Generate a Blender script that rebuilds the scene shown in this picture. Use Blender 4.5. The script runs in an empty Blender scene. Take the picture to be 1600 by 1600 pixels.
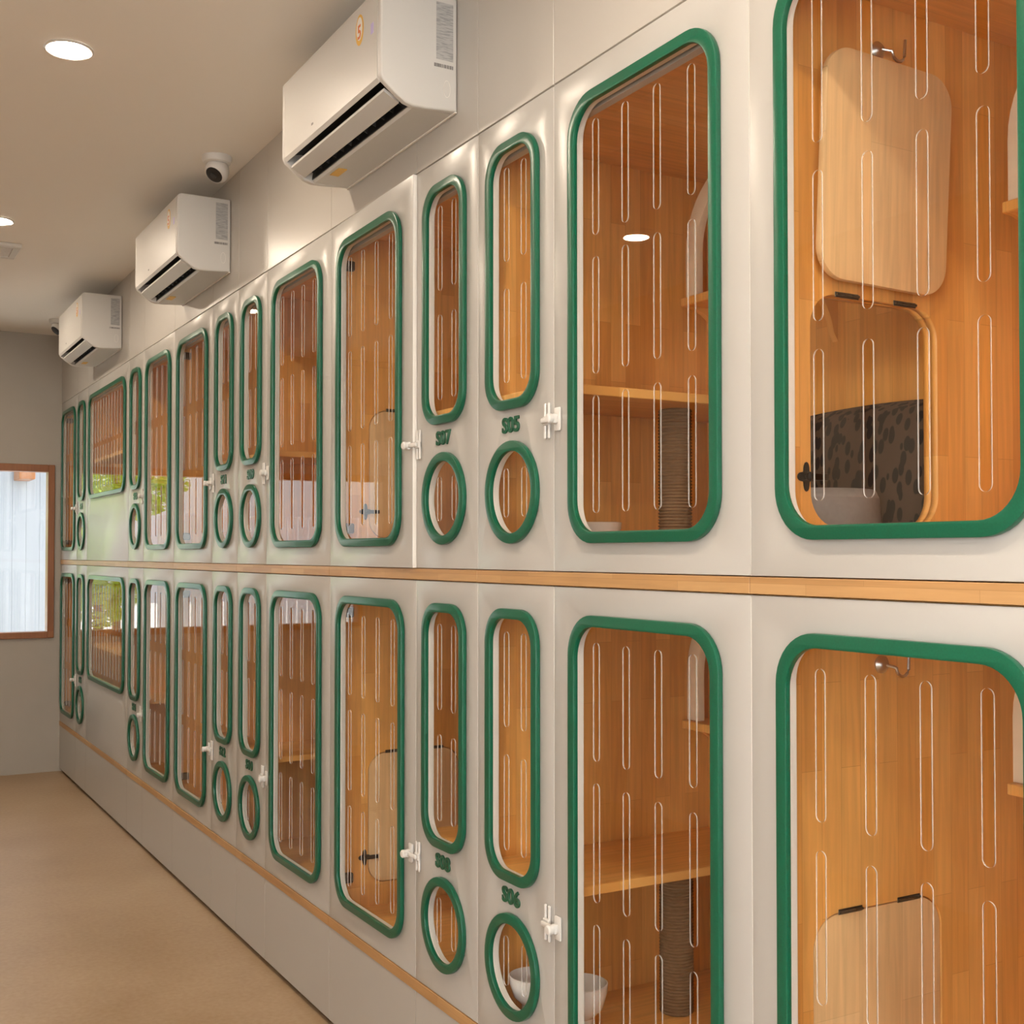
import bpy, bmesh, math, random
from mathutils import Matrix, Vector
random.seed(7)
C = bpy.context.scene.collection
PI = math.pi
D = 1.39            # front face of the cabinet wall (x); y runs along the wall, away from the camera
CEIL = 3.02
END = 8.72
LEFT = -1.35
REAR = -2.6
BACK = 2.10         # inside face of the cat rooms' back boards

# ------------------------------------------------------------------ materials
def mat(name, col, rough=.5, metal=0., spec=.5, **kw):
    m = bpy.data.materials.new(name); m.use_nodes = True
    b = m.node_tree.nodes['Principled BSDF']
    b.inputs['Base Color'].default_value = (*col, 1)
    b.inputs['Roughness'].default_value = rough
    b.inputs['Metallic'].default_value = metal
    b.inputs['Specular IOR Level'].default_value = spec
    return m

def nd(m, t, **kw):
    n = m.node_tree.nodes.new(t)
    for k, v in kw.items(): setattr(n, k, v)
    return n

def noise_tint(m, col, amt=.08, scale=(3, 3, 3), detail=4, bump=0., bscale=60):
    """gentle procedural unevenness of a surface's own colour"""
    L = m.node_tree.links; b = m.node_tree.nodes['Principled BSDF']
    g = nd(m, 'ShaderNodeNewGeometry'); mp = nd(m, 'ShaderNodeMapping'); mp.inputs['Scale'].default_value = scale
    L.new(g.outputs['Position'], mp.inputs['Vector'])
    n = nd(m, 'ShaderNodeTexNoise'); n.inputs['Scale'].default_value = 1; n.inputs['Detail'].default_value = detail
    L.new(mp.outputs[0], n.inputs['Vector'])
    r = nd(m, 'ShaderNodeMix', data_type='RGBA')
    r.inputs[6].default_value = (*[c*(1-amt) for c in col], 1); r.inputs[7].default_value = (*[min(1, c*(1+amt)) for c in col], 1)
    L.new(n.outputs['Fac'], r.inputs[0]); L.new(r.outputs[2], b.inputs['Base Color'])
    if bump:
        n2 = nd(m, 'ShaderNodeTexNoise'); n2.inputs['Scale'].default_value = bscale; n2.inputs['Detail'].default_value = 3
        L.new(g.outputs['Position'], n2.inputs['Vector'])
        bp = nd(m, 'ShaderNodeBump'); bp.inputs['Strength'].default_value = bump; bp.inputs['Distance'].default_value = .002
        L.new(n2.outputs['Fac'], bp.inputs['Height']); L.new(bp.outputs[0], b.inputs['Normal'])
    return m

def wood(name, long, wide, c1, c2, rough=.42, stave=(.42, .048), seed=0.):
    """edge-glued staves: long/wide are world axes 0,1,2"""
    m = mat(name, c1, rough); L = m.node_tree.links; b = m.node_tree.nodes['Principled BSDF']
    g = nd(m, 'ShaderNodeNewGeometry'); s = nd(m, 'ShaderNodeSeparateXYZ'); L.new(g.outputs['Position'], s.inputs[0])
    c = nd(m, 'ShaderNodeCombineXYZ')
    L.new(s.outputs[long], c.inputs[0]); L.new(s.outputs[wide], c.inputs[1])
    add = nd(m, 'ShaderNodeVectorMath', operation='ADD'); add.inputs[1].default_value = (seed+7.13, seed*.7+3.31, 0)
    L.new(c.outputs[0], add.inputs[0])
    br = nd(m, 'ShaderNodeTexBrick'); br.offset = .37; br.squash = 1
    br.inputs['Scale'].default_value = 1; br.inputs['Mortar Size'].default_value = .0004
    br.inputs['Brick Width'].default_value = stave[0]; br.inputs['Row Height'].default_value = stave[1]
    br.inputs['Color1'].default_value = (*c1, 1); br.inputs['Color2'].default_value = (*c2, 1)
    br.inputs['Mortar'].default_value = (*[x*.8 for x in c2], 1)
    L.new(add.outputs[0], br.inputs['Vector'])
    mp = nd(m, 'ShaderNodeMapping'); mp.inputs['Scale'].default_value = (4.5, 75, 1)
    L.new(add.outputs[0], mp.inputs['Vector'])
    n = nd(m, 'ShaderNodeTexNoise'); n.inputs['Scale'].default_value = 1; n.inputs['Detail'].default_value = 6; n.inputs['Distortion'].default_value = .6
    L.new(mp.outputs[0], n.inputs['Vector'])
    ra = nd(m, 'ShaderNodeMapRange'); ra.inputs[1].default_value = .3; ra.inputs[2].default_value = .7
    ra.inputs[3].default_value = .86; ra.inputs[4].default_value = 1.06
    L.new(n.outputs['Fac'], ra.inputs[0])
    mu = nd(m, 'ShaderNodeMix', data_type='RGBA', blend_type='MULTIPLY'); mu.inputs[0].default_value = 1
    L.new(br.outputs['Color'], mu.inputs[6]); L.new(ra.outputs[0], mu.inputs[7]); L.new(mu.outputs[2], b.inputs['Base Color'])
    return m

W1, W2 = (.95, .51, .14), (.81, .375, .082)
M = {}
M['door'] = noise_tint(mat('white_laminate', (.45, .435, .41), .31), (.45, .435, .41), .015, (2, 2, .6))
M['fascia'] = noise_tint(mat('white_fascia_laminate', (.48, .455, .42), .3), (.48, .455, .42), .015, (2, 2, .6))
M['core'] = mat('pale_board_edge', (.82, .79, .74), .5)
M['green'] = noise_tint(mat('green_lacquer', (.0025, .098, .05), .3), (.0025, .098, .05), .25, (300, 300, 300), 2)
M['green_text'] = mat('green_acrylic_letter', (.003, .085, .04), .3)
M['wood_x'] = wood('rubberwood_partition', 2, 0, W1, W2)
M['wood_b'] = wood('rubberwood_back', 2, 1, W1, W2, seed=2.)
M['wood_h'] = wood('rubberwood_shelf', 0, 1, (.93, .51, .145), (.85, .42, .10), seed=5.)
M['wood_t'] = wood('rubberwood_trim', 1, 2, (.54, .32, .14), (.44, .235, .09), seed=4., stave=(.34, .09))
M['flap'] = wood('pale_rubberwood_flap', 2, 0, (.90, .62, .32), (.85, .56, .27), seed=3., stave=(.6, .11))
M['ply'] = noise_tint(mat('pale_birch_ply', (.90, .74, .54), .45), (.90, .74, .54), .06, (2, 2, 40))
M['ceiling'] = noise_tint(mat('ceiling_paint', (.88, .85, .80), .75), (.88, .85, .80), .02, (.7, .7, .7))
M['wall'] = noise_tint(mat('greige_wall_paint', (.42, .39, .345), .8), (.42, .39, .345), .04, (5, 5, 5), 5, .15, 220)
M['tan_wall'] = noise_tint(mat('tan_wall_paint', (.66, .56, .46), .8), (.66, .56, .46), .05, (5, 5, 5))
M['white_pl'] = mat('white_plastic', (.68, .665, .64), .32)
M['ac_white'] = mat('air_conditioner_white', (.60, .585, .56), .42)
M['dark'] = mat('dark_plastic', (.012, .012, .013), .4)
M['grey_dark'] = mat('charcoal_plastic', (.035, .037, .04), .4)
M['black_metal'] = mat('black_iron', (.015, .013, .012), .45, .6)
M['hinge'] = mat('dark_hinge_metal', (.09, .075, .06), .4, .8)
M['steel'] = mat('brushed_steel', (.62, .62, .62), .28, 1.)
M['bowl'] = mat('white_ceramic', (.84, .82, .80), .15)
M['frame_wood'] = wood('window_frame_wood', 2, 0, (.33, .13, .043), (.27, .10, .033), .4, (.9, .12), 9.)
M['bed_grey'] = noise_tint(mat('grey_fleece', (.30, .29, .285), .9), (.30, .29, .285), .15, (90, 90, 90), 3)

def floor_mat():
    m = mat('tan_concrete_floor', (.40, .24, .11), .38); L = m.node_tree.links; b = m.node_tree.nodes['Principled BSDF']
    g = nd(m, 'ShaderNodeNewGeometry')
    n = nd(m, 'ShaderNodeTexNoise'); n.inputs['Scale'].default_value = 1.6; n.inputs['Detail'].default_value = 7; n.inputs['Roughness'].default_value = .62
    n2 = nd(m, 'ShaderNodeTexNoise'); n2.inputs['Scale'].default_value = 55; n2.inputs['Detail'].default_value = 4
    for q in (n, n2): L.new(g.outputs['Position'], q.inputs['Vector'])
    a = nd(m, 'ShaderNodeMix', data_type='FLOAT'); a.inputs[0].default_value = .3
    L.new(n.outputs['Fac'], a.inputs[2]); L.new(n2.outputs['Fac'], a.inputs[3])
    r = nd(m, 'ShaderNodeValToRGB')
    r.color_ramp.elements[0].position = .32; r.color_ramp.elements[0].color = (.33, .21, .11, 1)
    r.color_ramp.elements[1].position = .70; r.color_ramp.elements[1].color = (.47, .345, .225, 1)
    L.new(a.outputs[0], r.inputs[0]); L.new(r.outputs[0], b.inputs['Base Color'])
    rr = nd(m, 'ShaderNodeMapRange'); rr.inputs[3].default_value = .28; rr.inputs[4].default_value = .55
    L.new(n.outputs['Fac'], rr.inputs[0]); L.new(rr.outputs[0], b.inputs['Roughness'])
    return m
M['floor'] = floor_mat()

def pane_mat(name, tint, gain=1.):
    """clear sheet: transparent, with Fresnel gloss on the faces turned to the viewer"""
    m = bpy.data.materials.new(name); m.use_nodes = True; nt = m.node_tree; L = nt.links
    nt.nodes.remove(nt.nodes['Principled BSDF']); out = nt.nodes['Material Output']
    g = nd(m, 'ShaderNodeNewGeometry')
    d = nd(m, 'ShaderNodeVectorMath', operation='DOT_PRODUCT'); L.new(g.outputs['Normal'], d.inputs[0]); L.new(g.outputs['Incoming'], d.inputs[1])
    ab = nd(m, 'ShaderNodeMath', operation='ABSOLUTE'); L.new(d.outputs['Value'], ab.inputs[0])
    om = nd(m, 'ShaderNodeMath', operation='SUBTRACT'); om.inputs[0].default_value = 1; L.new(ab.outputs[0], om.inputs[1])
    pw = nd(m, 'ShaderNodeMath', operation='POWER'); pw.inputs[1].default_value = 5; L.new(om.outputs[0], pw.inputs[0])
    ma = nd(m, 'ShaderNodeMath', operation='MULTIPLY_ADD'); ma.inputs[1].default_value = .92*gain; ma.inputs[2].default_value = .065*gain; L.new(pw.outputs[0], ma.inputs[0])
    bf = nd(m, 'ShaderNodeMath', operation='SUBTRACT'); bf.inputs[0].default_value = 1; L.new(g.outputs['Backfacing'], bf.inputs[1])
    mu = nd(m, 'ShaderNodeMath', operation='MULTIPLY', use_clamp=True); L.new(ma.outputs[0], mu.inputs[0]); L.new(bf.outputs[0], mu.inputs[1])
    t = nd(m, 'ShaderNodeBsdfTransparent'); t.inputs[0].default_value = (*tint, 1)
    gl = nd(m, 'ShaderNodeBsdfGlossy'); gl.inputs['Roughness'].default_value = .01
    mx = nd(m, 'ShaderNodeMixShader'); L.new(mu.outputs[0], mx.inputs[0]); L.new(t.outputs[0], mx.inputs[1]); L.new(gl.outputs[0], mx.inputs[2])
    L.new(mx.outputs[0], out.inputs['Surface'])
    return m
M['acrylic'] = pane_mat('clear_acrylic', (.985, .985, .98))
M['glass'] = pane_mat('window_glass', (.97, .98, .98))

def edge_mat():
    m = mat('polished_acrylic_edge', (.9, .89, .86), .12); nt = m.node_tree; L = nt.links
    out = nt.nodes['Material Output']; b = nt.nodes['Principled BSDF']
    t = nd(m, 'ShaderNodeBsdfTransparent'); mx = nd(m, 'ShaderNodeMixShader'); mx.inputs[0].default_value = .42
    L.new(t.outputs[0], mx.inputs[1]); L.new(b.outputs[0], mx.inputs[2]); L.new(mx.outputs[0], out.inputs['Surface'])
    return m
M['edge'] = edge_mat()

def emit(name, col, s):
    m = bpy.data.materials.new(name); m.use_nodes = True; nt = m.node_tree
    nt.nodes.remove(nt.nodes['Principled BSDF']); e = nd(m, 'ShaderNodeEmission')
    e.inputs[0].default_value = (*col, 1); e.inputs[1].default_value = s
    nt.links.new(e.outputs[0], nt.nodes['Material Output'].inputs[0]); return m
LAMP = 280.
M['lamp'] = emit('downlight_lens', (1., .84, .66), LAMP)

def rope_mat():
    m = mat('sisal_rope', (.24, .14, .065), .9); return noise_tint(m, (.24, .14, .065), .35, (60, 60, 400), 3)
M['rope'] = rope_mat()

def leaf_fabric():
    m = mat('dark_leaf_print_fabric', (.03, .03, .03), .9); L = m.node_tree.links; b = m.node_tree.nodes['Principled BSDF']
    g = nd(m, 'ShaderNodeNewGeometry'); mp = nd(m, 'ShaderNodeMapping'); mp.inputs['Scale'].default_value = (55, 55, 26); mp.inputs['Rotation'].default_value = (.5, .3, .6)
    L.new(g.outputs['Position'], mp.inputs[0])
    v = nd(m, 'ShaderNodeTexVoronoi'); v.inputs['Scale'].default_value = 1; L.new(mp.outputs[0], v.inputs['Vector'])
    r = nd(m, 'ShaderNodeValToRGB'); r.color_ramp.interpolation = 'CONSTANT'
    r.color_ramp.elements[0].color = (.018, .013, .010, 1); r.color_ramp.elements[1].position = .46; r.color_ramp.elements[1].color = (.085, .055, .035, 1)
    L.new(v.outputs['Distance'], r.inputs[0]); L.new(r.outputs[0], b.inputs['Base Color']); return m
M['leaf'] = leaf_fabric()

def sheet_mat():
    """grey printed data sheet: rows of fine print"""
    m = mat('printed_data_sheet', (.5, .5, .49), .5); L = m.node_tree.links; b = m.node_tree.nodes['Principled BSDF']
    g = nd(m, 'ShaderNodeNewGeometry'); s = nd(m, 'ShaderNodeMapping'); s.inputs['Scale'].default_value = (45, 1, 420); L.new(g.outputs['Position'], s.inputs[0])
    n = nd(m, 'ShaderNodeTexNoise'); n.inputs['Scale'].default_value = 1; n.inputs['Detail'].default_value = 2; L.new(s.outputs[0], n.inputs['Vector'])
    r = nd(m, 'ShaderNodeValToRGB'); r.color_ramp.elements[0].position = .42; r.color_ramp.elements[0].color = (.30, .30, .30, 1)
    r.color_ramp.elements[1].position = .55; r.color_ramp.elements[1].color = (.43, .425, .42, 1)
    L.new(n.outputs['Fac'], r.inputs[0]); L.new(r.outputs[0], b.inputs['Base Color']); return m
M['sheet'] = sheet_mat()
M['yellow'] = mat('yellow_sticker', (.75, .42, .03), .4)
M['orange'] = mat('orange_sticker_print', (.70, .16, .02), .4)
M['stick_white'] = mat('white_sticker', (.80, .78, .72), .4)
M['print'] = mat('dark_print', (.16, .15, .15), .5)
M['lilac'] = mat('lilac_sticker', (.55, .48, .78), .4)
M['leafgreen'] = noise_tint(mat('tree_leaves', (.30, .50, .06), .6), (.30, .50, .06), .5, (4, 4, 4), 3)
def leafy(m):
    nt = m.node_tree; L = nt.links; t = nd(m, 'ShaderNodeBsdfTranslucent'); t.inputs[0].default_value = (.58, .78, .12, 1)
    mx = nd(m, 'ShaderNodeMixShader'); mx.inputs[0].default_value = .5
    L.new(nt.nodes['Principled BSDF'].outputs[0], mx.inputs[1]); L.new(t.outputs[0], mx.inputs[2]); L.new(mx.outputs[0], nt.nodes['Material Output'].inputs[0])
leafy(M['leafgreen'])
M['bark'] = noise_tint(mat('tree_bark', (.16, .10, .06), .9), (.16, .10, .06), .3, (20, 20, 6))
M['fence'] = mat('white_fence_paint', (.80, .82, .83), .6)
M['ground'] = noise_tint(mat('pale_paving', (.5, .48, .44), .9), (.5, .48, .44), .15, (3, 3, 3))
M['annex'] = noise_tint(mat('pale_blue_grey_boards', (.32, .345, .385), .6), (.32, .345, .385), .06, (14, 14, .5))

# ------------------------------------------------------------------ mesh helpers
def link(name, me, mats, parent=None, loc=(0, 0, 0), rot=(0, 0, 0)):
    o = bpy.data.objects.new(name, me); C.objects.link(o)
    if mats is not None and me is not None and not me.materials:
        for m in (mats if isinstance(mats, (list, tuple)) else [mats]): me.materials.append(m)
    if parent is not None: o.parent = parent
    o.location = loc; o.rotation_euler = rot
    return o

def thing(name, label, cat, loc=(0, 0, 0), group=None, rot=(0, 0, 0)):
    o = bpy.data.objects.new(name, None); C.objects.link(o); o.location = loc; o.rotation_euler = rot
    o.empty_display_size = .05
    o['label'] = label; o['category'] = cat
    if group: o['group'] = group
    return o

def tag(o, label, cat, group=None):
    o['label'] = label; o['category'] = cat
    if group: o['group'] = group
    return o

def struct(name, me, m, loc=(0, 0, 0)):
    o = link(name, me, m, None, loc); o['kind'] = 'structure'; return o

def bm_box(bm, lo, hi, bev=0., seg=2):
    r = bmesh.ops.create_cube(bm, size=1)
    vs = r['verts']
    for v in vs:
        for i in range(3): v.co[i] = lo[i] if v.co[i] < 0 else hi[i]
    if bev:
        es = list({e for v in vs for e in v.link_edges})
        bmesh.ops.bevel(bm, geom=es, offset=bev, segments=seg, affect='EDGES', profile=.5)

def finish(bm, name='mesh', smooth=True, ang=35):
    bmesh.ops.recalc_face_normals(bm, faces=bm.faces)
    me = bpy.data.meshes.new(name); bm.to_mesh(me); bm.free()
    if smooth:
        me.polygons.foreach_set('use_smooth', [True]*len(me.polygons))
        try: me.set_sharp_from_angle(angle=math.radians(ang))
        except Exception: pass
    return me

def box(lo, hi, bev=0., seg=2, name='mesh'):
    bm = bmesh.new(); bm_box(bm, lo, hi, bev, seg); return finish(bm, name)

def boxes(L, bev=0., name='mesh'):
    bm = bmesh.new()
    for lo, hi in L: bm_box(bm, lo, hi, bev, 1)
    return finish(bm, name)

def rrect(u0, u1, v0, v1, r, n=10):
    r = min(r, (u1-u0)/2-1e-5, (v1-v0)/2-1e-5); p = []
    for cx, cy, a in ((u1-r, v1-r, 0), (u0+r, v1-r, 90), (u0+r, v0+r, 180), (u1-r, v0+r, 270)):
        for k in range(n+1):
            t = math.radians(a+90*k/n); p.append((cx+r*math.cos(t), cy+r*math.sin(t)))
    return p

def circle(cu, cv, r, n=48):
    return [(cu+r*math.cos(2*PI*k/n), cv+r*math.sin(2*PI*k/n)) for k in range(n)]

FRONT = Matrix(((0, 0, -1), (-1, 0, 0), (0, 1, 0)))      # (u,v,w) -> (x,y,z): u=-y, v=z, w towards the corridor
SIDE = Matrix(((1, 0, 0), (0, 0, -1), (0, 1, 0)))        # u=x, v=z, w towards the camera (-y)
BASIS = {'F': FRONT, 'S': SIDE}

def curve_mesh(cu, basis, name):
    ob = bpy.data.objects.new('tmp', cu); C.objects.link(ob)
    dg = bpy.context.evaluated_depsgraph_get(); dg.update()
    me = bpy.data.meshes.new_from_object(ob.evaluated_get(dg), depsgraph=dg)
    bpy.data.objects.remove(ob); bpy.data.curves.remove(cu)
    bm = bmesh.new(); bm.from_mesh(me); bpy.data.meshes.remove(me)
    bmesh.ops.remove_doubles(bm, verts=bm.verts, dist=1e-6)
    bmesh.ops.dissolve_degenerate(bm, edges=bm.edges, dist=1e-7)
    bmesh.ops.recalc_face_normals(bm, faces=bm.faces)
    for v in bm.verts: v.co = basis @ v.co
    me = bpy.data.meshes.new(name); bm.to_mesh(me); bm.free()
    me.materials.clear()
    return me

def plate(outlines, t, basis='F', bev=0., w0=0., name='plate', split=False):
    """flat sheet of thickness t cut to the outlines (holes by even-odd); w runs w0..w0+t"""
    cu = bpy.data.curves.new(name, 'CURVE'); cu.dimensions = '2D'; cu.fill_mode = 'BOTH'
    cu.extrude = t/2-bev; cu.bevel_depth = bev; cu.bevel_resolution = 1
    if bev: cu.offset = -bev
    for pts in outlines:
        s = cu.splines.new('POLY'); s.points.add(len(pts)-1)
        for q, (u, v) in zip(s.points, pts): q.co = (u, v, 0, 1)
        s.use_cyclic_u = True
    B = BASIS[basis]
    me = curve_mesh(cu, B, name)
    off = B @ Vector((0, 0, w0+t/2))
    me.transform(Matrix.Translation(off))
    n = B @ Vector((0, 0, 1))
    if split:
        me.polygons.foreach_set('material_index', [0 if abs(p.normal.dot(n)) > .3 else 1 for p in me.polygons])
    if bev:
        me.polygons.foreach_set('use_smooth', [True]*len(me.polygons)); me.set_sharp_from_angle(angle=math.radians(40))
    return me

def text_mesh(s, h, t, basis='F', bold=.0, sx=1.):
    cu = bpy.data.curves.new('t', 'FONT'); cu.body = s; cu.size = h/.72; cu.extrude = t/2; cu.offset = bold
    cu.align_x = 'CENTER'; cu.align_y = 'CENTER'; cu.resolution_u = 4; cu.space_character = 1.02
    me = curve_mesh(cu, BASIS[basis] @ Matrix.Diagonal((sx, 1, 1)), 'letters')
    me.transform(Matrix.Translation(BASIS[basis] @ Vector((0, 0, t/2))))
    return me

def tube(path, r, n=8, closed=False):
    bm = bmesh.new(); rings = []
    P = [Vector(p) for p in path]
    for i, p in enumerate(P):
        a = P[(i-1) % len(P)] if (i or closed) else p; b = P[(i+1) % len(P)] if (i < len(P)-1 or closed) else p
        d = (b-a).normalized(); up = Vector((0, 0, 1)) if abs(d.z) < .9 else Vector((1, 0, 0))
        x = d.cross(up).normalized(); y = d.cross(x)
        rings.append([bm.verts.new(p+x*(r*math.cos(2*PI*k/n))+y*(r*math.sin(2*PI*k/n))) for k in range(n)])
    m = len(rings)
    for i in range(m if closed else m-1):
        A, B = rings[i], rings[(i+1) % m]
        for k in range(n): bm.faces.new((A[k], A[(k+1) % n], B[(k+1) % n], B[k]))
    if not closed: bm.faces.new(rings[0]); bm.faces.new(rings[-1])
    return finish(bm)

def lathe(prof, n=40):
    bm = bmesh.new(); R = []
    for r, z in prof:
        if r < 1e-6: R.append([bm.verts.new((0, 0, z))])
        else: R.append([bm.verts.new((r*math.cos(2*PI*k/n), r*math.sin(2*PI*k/n), z)) for k in range(n)])
    for A, B in zip(R, R[1:]):
        for k in range(n):
            k2 = (k+1) % n
            if len(A) == 1 and len(B) == 1: continue
            if len(A) == 1: bm.faces.new((A[0], B[k], B[k2]))
            elif len(B) == 1: bm.faces.new((A[k], A[k2], B[0]))
            else: bm.faces.new((A[k], A[k2], B[k2], B[k]))
    return finish(bm)

def prism(prof, y0, y1, bev=0.):
    """profile in (x,z) extruded along y"""
    bm = bmesh.new()
    A = [bm.verts.new((x, y0, z)) for x, z in prof]; B = [bm.verts.new((x, y1, z)) for x, z in prof]
    n = len(prof); bm.faces.new(A); bm.faces.new(B[::-1])
    for k in range(n): bm.faces.new((A[k], A[(k+1) % n], B[(k+1) % n], B[k]))
    bmesh.ops.recalc_face_normals(bm, faces=bm.faces)
    if bev:
        es = [e for e in bm.edges if abs(e.verts[0].co.y-e.verts[1].co.y) < 1e-6]
        bmesh.ops.bevel(bm, geom=es, offset=bev, segments=3, affect='EDGES', profile=.5)
    return finish(bm, ang=30)

# ------------------------------------------------------------------ panel meshes (local: u=0 at panel centre, v=0 at its foot)
GAP = .0022
def band(u0, u1, v0, v1, r, b=.024):
    return plate([rrect(u0, u1, v0, v1, r), rrect(u0+b, u1-b, v0+b, v1-b, r-b*.75)], .0125, 'F', .0022, 0)

def pane(u0, u1, v0, v1, r, slots, sw=.0205):
    o = [rrect(u0, u1, v0, v1, r)]
    for cu, a, b in slots: o.append(rrect(cu-sw/2, cu+sw/2, a, b, sw/2, 5))
    return plate(o, .0035, 'F', .0, 0, split=True)

def disc_pane(cv, r, slots, sw=.0205):
    o = [circle(0, cv, r)]
    for cu, a, b in slots: o.append(rrect(cu-sw/2, cu+sw/2, a, b, sw/2, 5))
    return plate(o, .0035, 'F', .0, 0, split=True)

B_ = .024
def front_meshes(level):
    """level dict: H door height, big (v0,v1), narrow (v0,v1), circ (v0,v1)"""
    K = {}
    H = level['H']
    v0, v1 = level['big']
    K['big_w'] = .642
    hw = .25
    K['big_board'] = lambda w: plate([rrect(-w/2, w/2, 0, H, .0015, 2), rrect(-hw+B_-.006, hw-B_+.006, v0+B_-.006, v1-B_+.006, .066)], .018, 'F', .0008, -.018, split=True)
    K['big_ring'] = band(-hw, hw, v0, v1, .088)
    sl = []
    for r in range(3):
        t = v1-.058-r*.2935
        for c in range(4): sl.append((-.162+.107*c, t-.247, t))
    K['big_pane'] = pane(-hw+.006, hw-.006, v0+.006, v1-.006, .082, sl)
    n0, n1 = level['narrow']; nh = .121
    c0, c1 = level['circ']; cv = (c0+c1)/2; cr = .121
    K['nar_board'] = lambda w: plate([rrect(-w/2, w/2, 0, H, .0015, 2), rrect(-nh+B_-.006, nh-B_+.006, n0+B_-.006, n1-B_+.006, .058), circle(0, cv, cr-B_+.006)], .018, 'F', .0008, -.018, split=True)
    K['nar_ring'] = band(-nh, nh, n0, n1, .08)
    K['circ_ring'] = plate([circle(0, cv, cr), circle(0, cv, cr-B_)], .0125, 'F', .0022, 0)
    sl = []
    for r in range(2):
        t = n1-.056-r*.29
        for c in (-.04, .04): sl.append((c, t-.225, t))
    K['nar_pane'] = pane(-nh+.006, nh-.006, n0+.006, n1-.006, .074, sl)
    K['circ_pane'] = disc_pane(cv, cr-.006, [(-.042, cv-.058, cv+.058), (.042, cv-.058, cv+.058)])
    K['text_v'] = (n0+c1)/2-.001
    return K

UP = dict(z0=1.4625, H=1.082, big=(.0605, 1.0165), narrow=(.378, 1.0165), circ=(.061, .305), shelf=.4225)
LO = dict(z0=.3485, H=1.080, big=(.068, 1.0235), narrow=(.386, 1.0235), circ=(.072, .314), shelf=.4035)
UP['K'] = front_meshes(UP); LO['K'] = front_meshes(LO)

def latch_mesh():
    bm = bmesh.new()
    # two adhesive bases either side of the gap, a swing arm between them (local: x=out of door is -x, y along wall)
    bm_box(bm, (-.006, .010, -.026), (0, .034, .026), .003)
    bm_box(bm, (-.020, .014, -.011), (-.005, .030, .011), .005)
    bm_box(bm, (-.017, -.030, -.006), (-.010, .020, .006), .003)
    return finish(bm)
LATCH = latch_mesh()
KNOB = lathe([(0, 0), (.010, 0), (.011, .004), (.011, .011), (.008, .014), (0, .015)], 20)
CATCH = boxes([((-.006, -.034, -.040), (0, -.026, .040)), ((-.006, -.018, -.040), (0, -.010, .040)), ((-.009, -.034, -.010), (0, -.010, .010))], .002)

def board_rr(x0, x1, z0, z1, hole=None):
    o = [rrect(x0, x1, z0, z1, .001, 1)]
    if hole: o.append(rrect(*hole, .062))
    return plate(o, .016, 'S', .0, 0)

HOLE_X = (1.515, 1.845); HOLE_V = (.087, .508)     # cat flap opening, v above the room's foot

def hinge_mesh():
    bm = bmesh.new()
    bm_box(bm, (-.03, -.002, -.005), (.03, 0, .005), .001, 1)
    for k in range(3):
        bmesh.ops.create_cone(bm, cap_ends=True, segments=10, radius1=.0025, radius2=.0025, depth=.018,
                              matrix=Matrix.Translation((-.019+.019*k, -.004, 0)) @ Matrix.Rotation(PI/2, 4, 'Y'))
    return finish(bm)
HINGE = hinge_mesh()

def butterfly():
    """black turn-latch: back plate with lobes and a bolt"""
    o = [[(.021*(1+.35*math.cos(4*t))*math.cos(t), .026*(1+.35*math.cos(4*t))*math.sin(t)) for t in [2*PI*k/40 for k in range(40)]]]
    me = plate(o, .004, 'S', .0008)
    bm = bmesh.new(); bm.from_mesh(me)
    bm_box(bm, (-.012, -.016, -.008), (.062, -.004, .008), .003)
    bmesh.ops.create_uvsphere(bm, u_segments=12, v_segments=8, radius=.011, matrix=Matrix.Translation((-.004, -.018, 0)))
    bmesh.ops.scale(bm, vec=(.75, .75, .75), verts=bm.verts)
    return finish(bm)
BUTTERFLY = butterfly()

def hook_meshes():
    base = lathe([(0, 0), (.017, 0), (.017, .003), (.012, .008), (.007, .012), (0, .013)], 24)
    base.transform(Matrix.Rotation(PI/2, 4, 'X'))      # points to -y
    pts = [(0, -.010, 0), (.012, -.020, -.004)]
    for k in range(9):
        t = PI*1.05*k/8; pts.append((.030-.016*math.cos(t), -.024, -.006-.016*math.sin(t)))
    pts += [(.047, -.024, .012), (.048, -.024, .022)]
    return base, tube(pts, .0028, 8)
HOOK_BASE, HOOK_WIRE = hook_meshes()

FLAP_W, FLAP_H = HOLE_X[1]-HOLE_X[0]-.006, HOLE_V[1]-HOLE_V[0]-.006
FLAP = plate([rrect(-FLAP_W/2, FLAP_W/2, -FLAP_H, 0, .059)], .014, 'S', .002, -.007)

def arch_mesh(w, h, t=.022, rim=.045):
    r = w/2; out = [(-w/2, 0)]; inn = [(-w/2+rim, 0)]
    for k in range(25):
        a = PI-PI*k/24
        out.append((r*math.cos(a), h-r+r*math.sin(a))); inn.append(((r-rim)*math.cos(a), h-r+(r-rim)*math.sin(a)))
    out.append((w/2, 0)); inn.append((w/2-rim, 0))
    return plate([out+inn[::-1]], t, 'F', .001)
ARCH = arch_mesh(.42, .335)

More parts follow.
